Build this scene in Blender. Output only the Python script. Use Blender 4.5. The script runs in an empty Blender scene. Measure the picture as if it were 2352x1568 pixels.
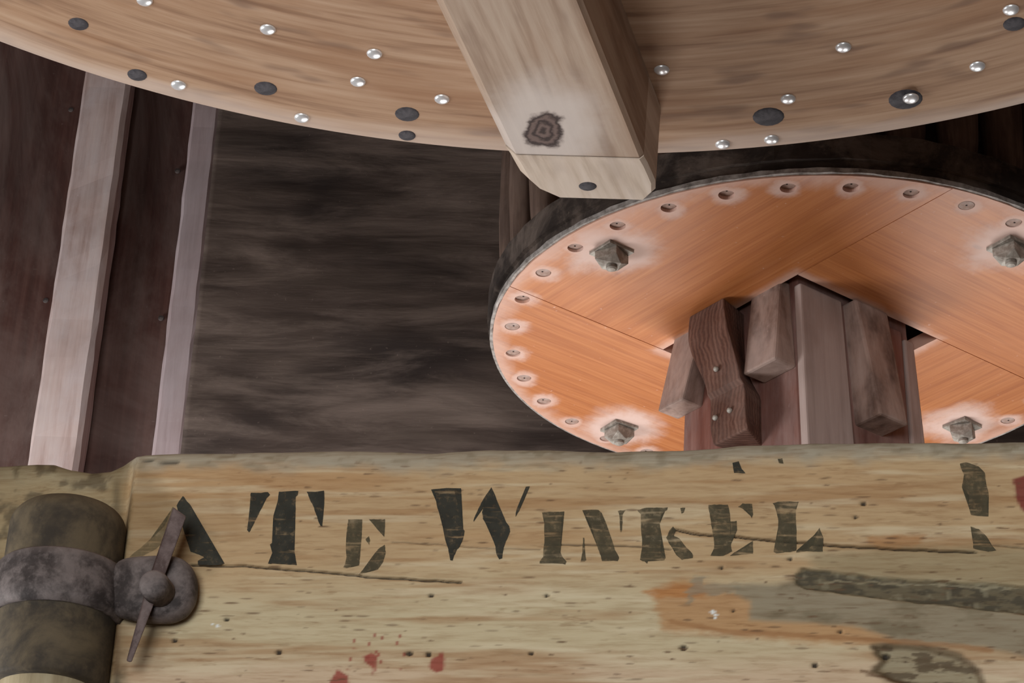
import bpy, bmesh, math, random
import numpy as np
from mathutils import Vector, Matrix

random.seed(7)
rng = np.random.default_rng(7)
scene = bpy.context.scene
COL = scene.collection

# ------------------------------------------------------------------ camera
W, H = 2352, 1568
F = 4956.4
TH, RO = 0.50512, 0.02889
CAM = np.array([0.0, 0.0, 1.6])
FW = np.array([0, math.cos(TH), math.sin(TH)])
UP0 = np.array([0, -math.sin(TH), math.cos(TH)])
R0 = np.array([1.0, 0, 0])
RT = math.cos(RO) * R0 + math.sin(RO) * UP0
UP = -math.sin(RO) * R0 + math.cos(RO) * UP0

cd = bpy.data.cameras.new('camera')
cam = bpy.data.objects.new('camera', cd)
COL.objects.link(cam)
cd.sensor_fit = 'HORIZONTAL'
cd.sensor_width = 36.0
cd.lens = F * 36.0 / W
cd.clip_start = 0.05
m = Matrix.Identity(4)
for i in range(3):
    m[i][0], m[i][1], m[i][2], m[i][3] = RT[i], UP[i], -FW[i], CAM[i]
cam.matrix_world = m
scene.camera = cam

# ------------------------------------------------------------------ world, lights, exposure
world = bpy.data.worlds.new('world')
scene.world = world
world.use_nodes = True
bg = world.node_tree.nodes['Background']
bg.inputs[0].default_value = (0.86, 0.93, 1.0, 1)
bg.inputs[1].default_value = 0.22

def area(name, loc, target, sx, sy, power, color):
    l = bpy.data.lights.new(name, 'AREA')
    l.shape = 'RECTANGLE'
    l.size, l.size_y, l.energy, l.color = sx, sy, power, color
    o = bpy.data.objects.new(name, l)
    COL.objects.link(o)
    o.location = loc
    o.rotation_euler = (Vector(target) - Vector(loc)).to_track_quat('-Z', 'Y').to_euler()
    return o

# daylight through the low window in the far wall, behind the lettered beam
area('far_window_daylight', (0.50, 3.66, 1.72), (0.50, 0.0, 2.1), 1.5, 1.1, 72, (1.0, 0.985, 0.96))
# daylight through the window behind the camera
area('near_window_daylight', (-0.9, -2.45, 1.9), (-0.2, 2.0, 2.5), 1.8, 1.5, 165, (0.95, 0.98, 1.0))
# added lamp at the left wall, brightens the battens and far wall
area('added_side_light', (-2.36, 2.30, 1.75), (-0.4, 2.6, 2.6), 1.3, 1.3, 105, (0.96, 0.98, 1.0))

vs = scene.view_settings
vs.view_transform = 'Standard'
vs.look = 'None'
vs.exposure = -0.3
vs.gamma = 1.0
vs.use_curve_mapping = False

# ------------------------------------------------------------------ geometry helpers
def ray(px, py):
    return FW + (px - W / 2) / F * RT - (py - H / 2) / F * UP

def at_z(px, py, z):
    d = ray(px, py)
    return CAM + d * ((z - CAM[2]) / d[2])

def at_plane(px, py, p0, n):
    d = ray(px, py)
    return CAM + d * (np.dot(np.asarray(p0) - CAM, n) / np.dot(d, n))

def at_y(px, py, Y):
    return at_plane(px, py, (0, Y, 0), np.array([0, 1.0, 0]))

def project(P):
    P = np.asarray(P, float) - CAM
    d = P @ FW
    return W / 2 + F * (P @ RT) / d, H / 2 - F * (P @ UP) / d

def srgb(r, g, b):
    f = lambda c: c / 12.92 if c <= 0.04045 else ((c + 0.055) / 1.055) ** 2.4
    return (f(r / 255), f(g / 255), f(b / 255))

def worldloc(o):
    v = Vector((0, 0, 0))
    while o is not None:
        v = v + o.location
        o = o.parent
    return v

def mk(name, verts, faces, mat, parent=None, smooth=False, origin=None):
    """verts in world space; one mesh object whose origin is `origin` (default: the parent's)."""
    base = worldloc(parent) if parent is not None else Vector((0, 0, 0))
    org = Vector(origin) if origin is not None else base
    me = bpy.data.meshes.new(name)
    me.from_pydata([tuple(Vector(tuple(v)) - org) for v in verts], [], [tuple(f) for f in faces])
    bm = bmesh.new(); bm.from_mesh(me)
    bmesh.ops.recalc_face_normals(bm, faces=bm.faces)
    bm.to_mesh(me); bm.free()
    return link(name, me, mat, parent, org - base, smooth)

def link(name, me, mat, parent=None, loc=(0, 0, 0), smooth=False):
    if mat is not None and not me.materials:
        me.materials.append(mat)
    if smooth:
        me.polygons.foreach_set('use_smooth', [True] * len(me.polygons))
    o = bpy.data.objects.new(name, me)
    COL.objects.link(o)
    o.parent = parent
    o.location = loc
    return o

def from_bm(name, bm, mat, parent=None, origin=None, smooth=False):
    base = worldloc(parent) if parent is not None else Vector((0, 0, 0))
    org = Vector(origin) if origin is not None else base
    bmesh.ops.translate(bm, verts=bm.verts, vec=-org)
    bmesh.ops.recalc_face_normals(bm, faces=bm.faces)
    me = bpy.data.meshes.new(name)
    bm.to_mesh(me); bm.free()
    o = link(name, me, mat, parent, org - base, smooth)
    return o

def prism(poly_bot, poly_top):
    """two loops of the same length -> verts, faces"""
    n = len(poly_bot)
    v = [tuple(p) for p in poly_bot] + [tuple(p) for p in poly_top]
    f = [tuple(range(n))[::-1], tuple(range(n, 2 * n))]
    f += [(i, (i + 1) % n, n + (i + 1) % n, n + i) for i in range(n)]
    return v, f

def bm_of(v, f, bevel=0.0, seg=2, angle=0.5):
    bm = bmesh.new()
    bv = [bm.verts.new(tuple(p)) for p in v]
    for q in f:
        try:
            bm.faces.new([bv[i] for i in q])
        except ValueError:
            pass
    bmesh.ops.recalc_face_normals(bm, faces=bm.faces)
    if bevel > 0:
        es = [e for e in bm.edges if len(e.link_faces) == 2 and e.calc_face_angle(0) > angle]
        bmesh.ops.bevel(bm, geom=es, offset=bevel, segments=seg, profile=0.5, affect='EDGES', clamp_overlap=True)
    return bm

def box8(x0, x1, y0, y1, z0, z1):
    return prism([(x0, y0, z0), (x1, y0, z0), (x1, y1, z0), (x0, y1, z0)],
                 [(x0, y0, z1), (x1, y0, z1), (x1, y1, z1), (x0, y1, z1)])

def lathe(profile, seg=24, center=(0, 0, 0), arc=None):
    """profile [(r,z)...] bottom to top"""
    v, f = [], []
    c = center
    n = len(profile)
    for k in range(seg):
        a = 2 * math.pi * k / seg
        for r, z in profile:
            v.append((c[0] + r * math.cos(a), c[1] + r * math.sin(a), c[2] + z))
    for k in range(seg):
        k2 = (k + 1) % seg
        for i in range(n - 1):
            f.append((k * n + i, k2 * n + i, k2 * n + i + 1, k * n + i + 1))
    f.append([k * n for k in range(seg)][::-1])
    f.append([k * n + n - 1 for k in range(seg)])
    return v, f

def tag(o, label=None, cat=None, group=None, kind=None):
    if label: o['label'] = label
    if cat: o['category'] = cat
    if group: o['group'] = group
    if kind: o['kind'] = kind
    return o

def empty(name, loc):
    o = bpy.data.objects.new(name, None)
    o.empty_display_size = 0.1
    COL.objects.link(o)
    o.location = tuple(loc)
    return o

# ------------------------------------------------------------------ numpy noise
def vnoise(x, y, seed=0):
    x = np.asarray(x, float); y = np.asarray(y, float)
    r = np.random.default_rng(seed).random((256, 256))
    xi = np.floor(x).astype(int); yi = np.floor(y).astype(int)
    fx = x - xi; fy = y - yi
    fx = fx * fx * (3 - 2 * fx); fy = fy * fy * (3 - 2 * fy)
    g = lambda i, j: r[i % 256, j % 256]
    return (g(xi, yi) * (1 - fx) + g(xi + 1, yi) * fx) * (1 - fy) + (g(xi, yi + 1) * (1 - fx) + g(xi + 1, yi + 1) * fx) * fy

def fbm(x, y, seed=0, oct=4):
    s, a, t = 0, 1.0, 0
    for k in range(oct):
        s = s + a * vnoise(x * 2 ** k, y * 2 ** k, seed + k)
        t += a; a *= 0.55
    return s / t

def sstep(a, b, x):
    t = np.clip((x - a) / (b - a), 0, 1)
    return t * t * (3 - 2 * t)

# ------------------------------------------------------------------ materials
class NT:
    def __init__(self, name):
        self.mat = bpy.data.materials.new(name)
        self.mat.use_nodes = True
        self.t = self.mat.node_tree
        self.t.nodes.clear()
        self.out = self.t.nodes.new('ShaderNodeOutputMaterial')
    def set(self, s, v):
        if isinstance(v, bpy.types.NodeSocket): self.t.links.new(v, s)
        elif isinstance(v, tuple) and s.type == 'RGBA' and len(v) == 3: s.default_value = (*v, 1)
        else: s.default_value = v
    def n(self, typ, ins=None, **props):
        nd = self.t.nodes.new('ShaderNode' + typ)
        for k, v in props.items(): setattr(nd, k, v)
        for k, v in (ins or {}).items(): self.set(nd.inputs[k], v)
        return nd
    def math(self, op, a, b=0.0, c=0.0, clamp=False):
        return self.n('Math', {0: a, 1: b, 2: c}, operation=op, use_clamp=clamp).outputs[0]
    def vmath(self, op, a, b=(0, 0, 0)):
        return self.n('VectorMath', {0: a, 1: b}, operation=op).outputs[0]
    def noise(self, vec, scale, detail=4.0, rough=0.6, dist=0.0):
        return self.n('TexNoise', {'Vector': vec, 'Scale': scale, 'Detail': detail, 'Roughness': rough, 'Distortion': dist}).outputs['Fac']
    def ramp(self, fac, stops):
        nd = self.n('ValToRGB', {0: fac})
        e = nd.color_ramp.elements
        while len(e) > len(stops): e.remove(e[-1])
        while len(e) < len(stops): e.new(0.5)
        for q, (p, c) in zip(e, stops):
            q.position = p; q.color = (*c, 1) if len(c) == 3 else c
        return nd.outputs[0]
    def smooth(self, x, a, b, lo=0.0, hi=1.0):
        return self.n('MapRange', {0: x, 1: a, 2: b, 3: lo, 4: hi}, interpolation_type='SMOOTHSTEP').outputs[0]
    def mix(self, fac, a, b, blend='MIX'):
        nd = self.n('Mix', data_type='RGBA', blend_type=blend)
        self.set(nd.inputs[0], fac); self.set(nd.inputs[6], a); self.set(nd.inputs[7], b)
        return nd.outputs[2]
    def scaled(self, vec, s):
        return self.n('Mapping', {'Vector': vec, 'Scale': s}).outputs[0]
    def finish(self, color, rough=0.8, metallic=0.0, height=None, bump=0.3, dist=0.002, alpha=None, spec=0.3):
        p = self.n('BsdfPrincipled', {'Base Color': color, 'Roughness': rough, 'Metallic': metallic, 'Specular IOR Level': spec})
        if height is not None:
            b = self.n('Bump', {'Strength': bump, 'Distance': dist, 'Height': height})
            self.t.links.new(b.outputs[0], p.inputs['Normal'])
        sh = p.outputs[0]
        if alpha is not None:
            tr = self.n('BsdfTransparent')
            sh = self.n('MixShader', {0: alpha, 1: tr.outputs[0], 2: sh}).outputs[0]
        self.t.links.new(sh, self.out.inputs[0])
        return self.mat

def wood(name, cols, grain=(4, 70, 70), blotch=4.0, blot_c=None, blot_amt=0.5, dust=None, rough=0.8, bump=0.35,
         wave=0.0, wave_s=(1, 1, 1), wave_scale=20, seed=0.0, knots=None, dist=0.0015, top_dust=0.0, spec=0.25):
    t = NT(name)
    co = t.n('TexCoord').outputs['Object']
    co = t.vmath('ADD', co, (seed, seed * 1.7, seed * 0.6))
    g = t.noise(t.scaled(co, grain), 1.0, 6.0, 0.65, 0.3)
    if wave > 0:
        wv = t.n('TexWave', {'Vector': t.scaled(co, wave_s), 'Scale': wave_scale, 'Distortion': 7.0, 'Detail': 3.0, 'Detail Scale': 0.6, 'Detail Roughness': 0.6}, bands_direction='Y').outputs['Fac']
        g = t.math('ADD', t.math('MULTIPLY', g, 1 - wave), t.math('MULTIPLY', wv, wave))
    c = t.ramp(g, [(0.25, cols[0]), (0.5, cols[1]), (0.78, cols[2])])
    b = t.noise(t.scaled(co, (1, 1.8, 1.8) if grain[0] < grain[1] else (1.8, 1.8, 1)), blotch, 3.0, 0.6)
    if blot_c is not None:
        c = t.mix(t.math('MULTIPLY', t.smooth(b, 0.42, 0.7), blot_amt), c, blot_c)
    h = g
    if dust is not None:
        dc, amt, sc = dust[:3]
        d1 = t.noise(t.scaled(co, dust[3] if len(dust) > 3 else (1, 1, 1)), sc, 6.0, 0.68, dust[4] if len(dust) > 4 else 0.4)
        lo_d, hi_d = (dust[5], dust[6]) if len(dust) > 5 else (0.40, 0.68)
        mask = t.math('MULTIPLY', t.smooth(d1, lo_d, hi_d), amt)
        d2 = t.noise(co, 140.0, 2.0, 0.5)
        mask = t.math('ADD', mask, t.math('MULTIPLY', t.smooth(d2, 0.68, 0.8), amt * 0.5), clamp=True)
        if top_dust > 0:
            nz = t.n('SeparateXYZ', {0: t.n('NewGeometry').outputs['Normal']}).outputs[2]
            mask = t.math('MAXIMUM', mask, t.math('MULTIPLY', t.smooth(nz, 0.1, 0.7), top_dust))
        c = t.mix(mask, c, dc)
    return t.finish(c, rough, 0.0, h, bump, dist, spec=spec)

M = {}
M['dark_timber'] = wood('dark weathered timber', [srgb(72, 59, 53), srgb(97, 82, 74), srgb(120, 104, 94)], (4.0, 34, 34), 2.2,
                        srgb(50, 42, 40), 0.85, (srgb(160, 140, 128), 0.60, 3.4, (0.75, 1.0, 4.0), 0.55, 0.40, 0.70), 0.9, 0.5, dist=0.004)
M['dark_board'] = wood('dark red brown board', [srgb(64, 39, 33), srgb(84, 54, 47), srgb(104, 73, 64)], (60, 60, 2.5), 4.0,
                       srgb(58, 40, 36), 0.5, (srgb(146, 128, 120), 0.42, 2.4, (1.5, 1.5, 0.6), 1.0, 0.42, 0.7), 0.75, 0.3, seed=3.1)
M['batten'] = wood('pale dusty batten', [srgb(180, 144, 132), srgb(222, 196, 188), srgb(238, 220, 214)], (50, 50, 3), 6.0,
                   srgb(150, 116, 104), 0.45, (srgb(226, 210, 208), 0.65, 9.0, (1, 1, 0.5)), 0.85, 0.5, seed=5.3)
M['batten_grey'] = wood('pale grey batten', [srgb(166, 142, 140), srgb(196, 174, 174), srgb(212, 194, 194)], (50, 50, 3), 5.0,
                        srgb(150, 126, 120), 0.4, (srgb(205, 192, 194), 0.45, 8.0, (1, 1, 0.4)), 0.85, 0.4, seed=8.3)
M['plain_wall'] = wood('dim wall boards', [srgb(52, 40, 36), srgb(70, 55, 48), srgb(92, 76, 68)], (4, 40, 40), 3.0,
                       srgb(48, 38, 36), 0.5, None, 0.9, 0.3, seed=2.0)
M['floor'] = wood('floor boards', [srgb(66, 52, 42), srgb(90, 72, 58), srgb(112, 94, 78)], (40, 3, 40), 3.0,
                  srgb(60, 50, 42), 0.4, (srgb(140, 130, 120), 0.3, 3.0), 0.85, 0.3, seed=4.0)
M['flange'] = wood('near black oak', [srgb(36, 29, 26), srgb(58, 49, 44), srgb(84, 72, 65)], (12, 12, 40), 7.0,
                   srgb(34, 28, 26), 0.6, (srgb(150, 132, 120), 0.42, 12.0, (1, 1, 1), 0.4, 0.46, 0.68), 0.85, 0.5, seed=1.1)
M['stave'] = wood('dark worn stave wood', [srgb(66, 50, 42), srgb(110, 88, 76), srgb(150, 126, 112)], (60, 60, 4), 9.0,
                  srgb(40, 30, 26), 0.5, (srgb(120, 100, 90), 0.35, 14.0), 0.8, 0.5, seed=6.7)
M['shaft_red'] = wood('red brown shaft wood', [srgb(84, 44, 35), srgb(118, 74, 62), srgb(148, 108, 97)], (55, 55, 3), 6.0,
                      srgb(96, 70, 64), 0.6, (srgb(150, 128, 122), 0.55, 7.0, (1, 1, .35)), 0.8, 0.4, seed=9.1)
M['shaft_grey'] = wood('grey dusty shaft board', [srgb(140, 120, 112), srgb(168, 147, 139), srgb(184, 164, 156)], (50, 50, 3), 5.0,
                       srgb(132, 108, 98), 0.5, (srgb(182, 164, 157), 0.5, 6.0, (1, 1, .5)), 0.85, 0.3, seed=2.7)
M['wedge'] = wood('weathered wedge wood', [srgb(100, 74, 62), srgb(144, 118, 106), srgb(170, 146, 134)], (40, 40, 4), 14.0,
                  srgb(72, 52, 44), 0.75, (srgb(184, 162, 152), 0.55, 9.0, (1, 1, .6)), 0.85, 0.4, seed=7.7)
M['wedge_dark'] = wood('dark wedge wood', [srgb(62, 37, 29), srgb(96, 64, 52), srgb(126, 94, 80)], (45, 45, 8), 9.0,
                       srgb(60, 40, 33), 0.5, (srgb(138, 116, 106), 0.3, 9.0), 0.8, 0.5, wave=0.22, wave_s=(1, 1, 1.2), wave_scale=50, seed=3.3)
M['peg_end'] = wood('dusty peg end', [srgb(140, 112, 98), srgb(172, 146, 134), srgb(196, 174, 164)], (70, 70, 70), 30.0,
                    srgb(130, 104, 92), 0.4, (srgb(205, 190, 184), 0.45, 40.0), 0.9, 0.3)
M['post_end'] = wood('tan post wood', [srgb(130, 114, 88), srgb(160, 144, 114), srgb(180, 166, 138)], (60, 60, 6), 8.0, srgb(110, 96, 74), 0.5, None, 0.8, 0.3)
M['dot'] = NT('dark centre hole').finish(srgb(40, 28, 22), 0.9)

def iron(name, dark, light, scale=30.0, amt=0.6, rough=0.6, metallic=0.35, bump=0.4, topd=0.0):
    t = NT(name)
    co = t.n('TexCoord').outputs['Object']
    n1 = t.noise(co, scale, 6.0, 0.65, 0.3)
    n2 = t.noise(co, scale * 6, 3.0, 0.6)
    c = t.mix(t.math('MULTIPLY', t.smooth(n1, 0.40, 0.66), amt), dark, light)
    c = t.mix(t.math('MULTIPLY', t.smooth(n2, 0.5, 0.8), 0.35), c, light)
    if topd > 0:
        nz = t.n('SeparateXYZ', {0: t.n('NewGeometry').outputs['Normal']}).outputs[2]
        c = t.mix(t.math('MULTIPLY', t.smooth(nz, 0.0, 0.8), topd), c, light)
    return t.finish(c, rough, metallic, t.math('ADD', n1, t.math('MULTIPLY', n2, 0.3)), bump, 0.002)
M['iron'] = iron('dusty dark iron', srgb(52, 45, 43), srgb(138, 126, 122), 28.0, 0.6, 0.7, 0.1, 0.5, 0.55)
M['iron_key'] = iron('rusty iron key', srgb(72, 56, 52), srgb(130, 114, 110), 40.0, 0.5, 0.6, 0.2, 0.3, 0.6)
M['old_sleeve'] = iron('olive grimy sleeve', srgb(52, 45, 37), srgb(104, 90, 68), 16.0, 0.7, 0.75, 0.0, 0.5, 0.4)
M['nut'] = iron('pale dusty nut', srgb(128, 118, 108), srgb(196, 190, 180), 45.0, 0.7, 0.55, 0.2, 0.2)
M['bolt_dark'] = iron('dark bolt head', srgb(58, 54, 58), srgb(100, 96, 98), 60.0, 0.5, 0.75, 0.1, 0.3)
M['nail'] = NT('nail with painted glint').finish(srgb(240, 240, 240), 0.30, 0.55, spec=0.8)  # near-white base colour imitates the window glints on the domes

# ------------------------------------------------------------------ room shell
ROOM_X = 2.3
Y_BACK = 3.5
def slab(bm_list, *a):
    v, f = box8(*a)
    off = len(bm_list[0])
    bm_list[0].extend(v)
    bm_list[1].extend([tuple(i + off for i in q) for q in f])

fl = ([], [])
slab(fl, -ROOM_X - .1, ROOM_X + .1, -2.7, 3.85, -0.1, 0.0)
tag(mk('floor', *fl, M['floor']), 'pale dusty wooden floor below the machinery', kind='structure')
ce = ([], [])
slab(ce, -ROOM_X - .1, ROOM_X + .1, -2.7, 3.85, 4.7, 4.8)
tag(mk('ceiling', *ce, M['plain_wall']), 'dark boarded ceiling above the wheels', kind='structure')
for side, sx in (('left', -1), ('right', 1)):
    wl = ([], [])
    x0, x1 = sorted((sx * ROOM_X, sx * (ROOM_X + .1)))
    if side == 'left':  # opening cut for the added side light
        slab(wl, x0, x1, -2.7, 1.6, 0.0, 4.7); slab(wl, x0, x1, 3.0, 3.85, 0.0, 4.7)
        slab(wl, x0, x1, 1.6, 3.0, 0.0, 1.05); slab(wl, x0, x1, 1.6, 3.0, 2.45, 4.7)
    else:
        slab(wl, x0, x1, -2.7, 3.85, 0.0, 4.7)
    tag(mk('wall_' + side, *wl, M['plain_wall']), 'dim boarded side wall on the ' + side, kind='structure')
# far wall: lower part with the window opening, backing boards above
WX0, WX1, WZ0, WZ1 = -0.25, 1.25, 1.15, 2.30
wb = ([], [])
slab(wb, -ROOM_X, WX0, 3.62, 3.74, 0, 2.55)
slab(wb, WX1, ROOM_X, 3.62, 3.74, 0, 2.55)
slab(wb, WX0, WX1, 3.62, 3.74, 0, WZ0)
slab(wb, WX0, WX1, 3.62, 3.74, WZ1, 2.55)
slab(wb, -ROOM_X, ROOM_X, 3.62, 3.74, 2.55, 4.7)
wall_back = tag(mk('wall_back', *wb, M['plain_wall']), 'dark boarded far wall behind the lantern pinion', kind='structure')
# wall behind the camera with its window
wn = ([], [])
NX0, NX1, NZ0, NZ1 = -1.9, 0.1, 1.0, 2.7
slab(wn, -ROOM_X, NX0, -2.6, -2.5, 0, 4.7)
slab(wn, NX1, ROOM_X, -2.6, -2.5, 0, 4.7)
slab(wn, NX0, NX1, -2.6, -2.5, 0, NZ0)
slab(wn, NX0, NX1, -2.6, -2.5, NZ1, 4.7)
tag(mk('wall_front', *wn, M['plain_wall']), 'dark boarded wall behind the viewer', kind='structure')

def window(name, x0, x1, z0, z1, y0, y1, label):
    fr = ([], [])
    w = .05
    slab(fr, x0, x1, y0, y1, z0, z0 + w)
    slab(fr, x0, x1, y0, y1, z1 - w, z1)
    slab(fr, x0, x0 + w, y0, y1, z0 + w, z1 - w)
    slab(fr, x1 - w, x1, y0, y1, z0 + w, z1 - w)
    xm = (x0 + x1) / 2
    slab(fr, xm - .02, xm + .02, y0, y1, z0 + w, z1 - w)
    return tag(mk(name, *fr, M['batten_grey']), label, kind='structure')
window('window_1', WX0, WX1, WZ0, WZ1, 3.60, 3.64, 'low window in the far wall behind the lettered beam')
window('window_2', NX0, NX1, NZ0, NZ1, -2.44, -2.40, 'window in the wall behind the viewer')

fr = ([], [])  # invented left-wall window frame, put in around the added side light
for y0, y1, z0, z1 in ((1.6, 3.0, 1.05, 1.1), (1.6, 3.0, 2.4, 2.45), (1.6, 1.65, 1.1, 2.4), (2.95, 3.0, 1.1, 2.4), (2.28, 2.32, 1.1, 2.4)):
    slab(fr, -ROOM_X - .02, -ROOM_X + .02, y0, y1, z0, z1)
tag(mk('added_window', *fr, M['batten_grey']), 'added window frame in the left wall for the extra side light', kind='structure')
# the big horizontal weathered timber on the far wall (visible between batten and pinion)
X_TIMB = at_y(460, 640, Y_BACK)[0]
tx = np.linspace(X_TIMB, ROOM_X - .01, 330)
tz = np.linspace(2.75, 4.69, 190)
TX, TZ = np.meshgrid(tx, tz, indexing='ij')
hgt = (fbm(TX * 1.8 + 3, TZ * 6 + 1, 11, 4) - 0.5) * 0.024 + (fbm(TX * 3, TZ * 22, 31, 2) - 0.5) * 0.004
TY = Y_BACK - hgt
tv = np.stack([TX, TY, TZ], -1).reshape(-1, 3)
nz_ = len(tz)
tf = [(i * nz_ + j, (i + 1) * nz_ + j, (i + 1) * nz_ + j + 1, i * nz_ + j + 1) for i in range(len(tx) - 1) for j in range(nz_ - 1)]
nb = len(tv)
corners = [(tx[0], 3.62, tz[0]), (tx[-1], 3.62, tz[0]), (tx[-1], 3.62, tz[-1]), (tx[0], 3.62, tz[-1])]
tv = list(map(tuple, tv)) + corners
L_ = [j for j in range(nz_)]
R_ = [(len(tx) - 1) * nz_ + j for j in range(nz_)]
B_ = [i * nz_ for i in range(len(tx))]
T_ = [i * nz_ + nz_ - 1 for i in range(len(tx))]
tf += [tuple([nb] + L_ + [nb + 3]), tuple([nb + 1] + R_ + [nb + 2]), tuple([nb] + B_ + [nb + 1]), tuple([nb + 3] + T_ + [nb + 2])]
tim = mk('timber', tv, tf, M['dark_timber'], wall_back, smooth=True)
tim['label'] = 'broad dark weathered timber with flour-dusted ridges'

# dark vertical boards left of the timber
B1L, B1R = at_y(131, 600, Y_BACK)[0], at_y(243, 600, Y_BACK)[0]
B2L, B2R = at_y(398, 600, Y_BACK)[0], at_y(466, 600, Y_BACK)[0]
def board(x0, x1, y0, y1, z0, z1, mat, name='board', parent=None, bev=.003):
    bm = bm_of(*box8(x0, x1, y0, y1, z0, z1), bevel=bev)
    return from_bm(name, bm, mat, parent, origin=((x0 + x1) / 2, y0, z0))
YB = Y_BACK + .055
xm1, xm2 = (B1L + B1R) / 2, (B2L + B2R) / 2
boards = []
for x0, x1, dy in ((-ROOM_X + .01, -1.62, 0), (-1.618, -1.16, .004), (-1.158, xm1 - .002, 0), (xm1, xm2 - .002, .006), (xm2, X_TIMB + .03, .004)):
    boards.append(board(x0, x1, YB + dy, 3.62, 2.3, 4.69, M['dark_board'], 'board', wall_back))
boards[2]['label'] = 'dark brown board left of the pale batten'
boards[3]['label'] = 'dark red-brown board between the two pale battens'
# nail heads in the boards
nm_v, nm_f = lathe([(0.0005, -.002), (.005, -.0015), (.006, .001)], 10)
for bi, px, py in ((2, 163, 252), (2, 105, 690), (3, 370, 730), (3, 408, 392)):
    p = at_y(px, py, YB)
    v = [(p[0] + a, YB + c, p[2] + b) for a, b, c in nm_v]
    mk('nail', v, nm_f, M['iron'], boards[bi], origin=p)
# battens, hand finished: slight waviness
def batten(name, x0, x1, y0, y1, mat, label, seed, cham):
    zs = np.linspace(2.3, 4.69, 60)
    v, f = [], []
    prof = [(x0, y1), (x0, y0 + .006), (x0 + .006, y0), (x1 - cham, y0), (x1, y0 + cham * .8), (x1, y1)]
    r = np.random.default_rng(seed)
    for z in zs:
        w = (r.random(6) - .5) * .0022
        for k, (x, y) in enumerate(prof):
            v.append((x + w[k], y + (w[(k + 3) % 6] if 0 < k < 5 else 0), z))
    n = len(prof)
    for i in range(len(zs) - 1):
        for k in range(n):
            f.append((i * n + k, i * n + (k + 1) % n, (i + 1) * n + (k + 1) % n, (i + 1) * n + k))
    f.append(tuple(range(n))); f.append(tuple(range((len(zs) - 1) * n, len(zs) * n)))
    o = mk(name, v, f, mat)
    return tag(o, label, kind='structure')
batten('trim_1', B1L, B1R, Y_BACK, YB, M['batten'], 'wide pale dusty batten nailed upright over the dark boards', 1, .010)
batten('trim_2', B2L, B2R - .002, Y_BACK + .01, YB, M['batten_grey'], 'narrow grey-pink batten beside the broad dark timber', 2, .006)

# ------------------------------------------------------------------ lantern pinion
PC = np.array([0.41968, 2.75933, 1.53459]) + CAM       # centre of the lower plate, underside
PR = 0.45
HP = 2.99991                                            # angle of the left corner of the square hole
E1 = np.array([math.cos(HP + math.pi * 1.25), math.sin(HP + math.pi * 1.25), 0])
E2 = np.array([math.cos(HP + math.pi * .75), math.sin(HP + math.pi * .75), 0])
ZZ = np.array([0, 0, 1.0])
HS = 0.1404
RP, PH, DPH = 0.42078, 2.44136, 0.191742
pinion = tag(empty('lantern_pinion', (PC[0], PC[1], PC[2])), 'dark lantern pinion with orange wooden underside and ring of pegs', 'gear')

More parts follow.
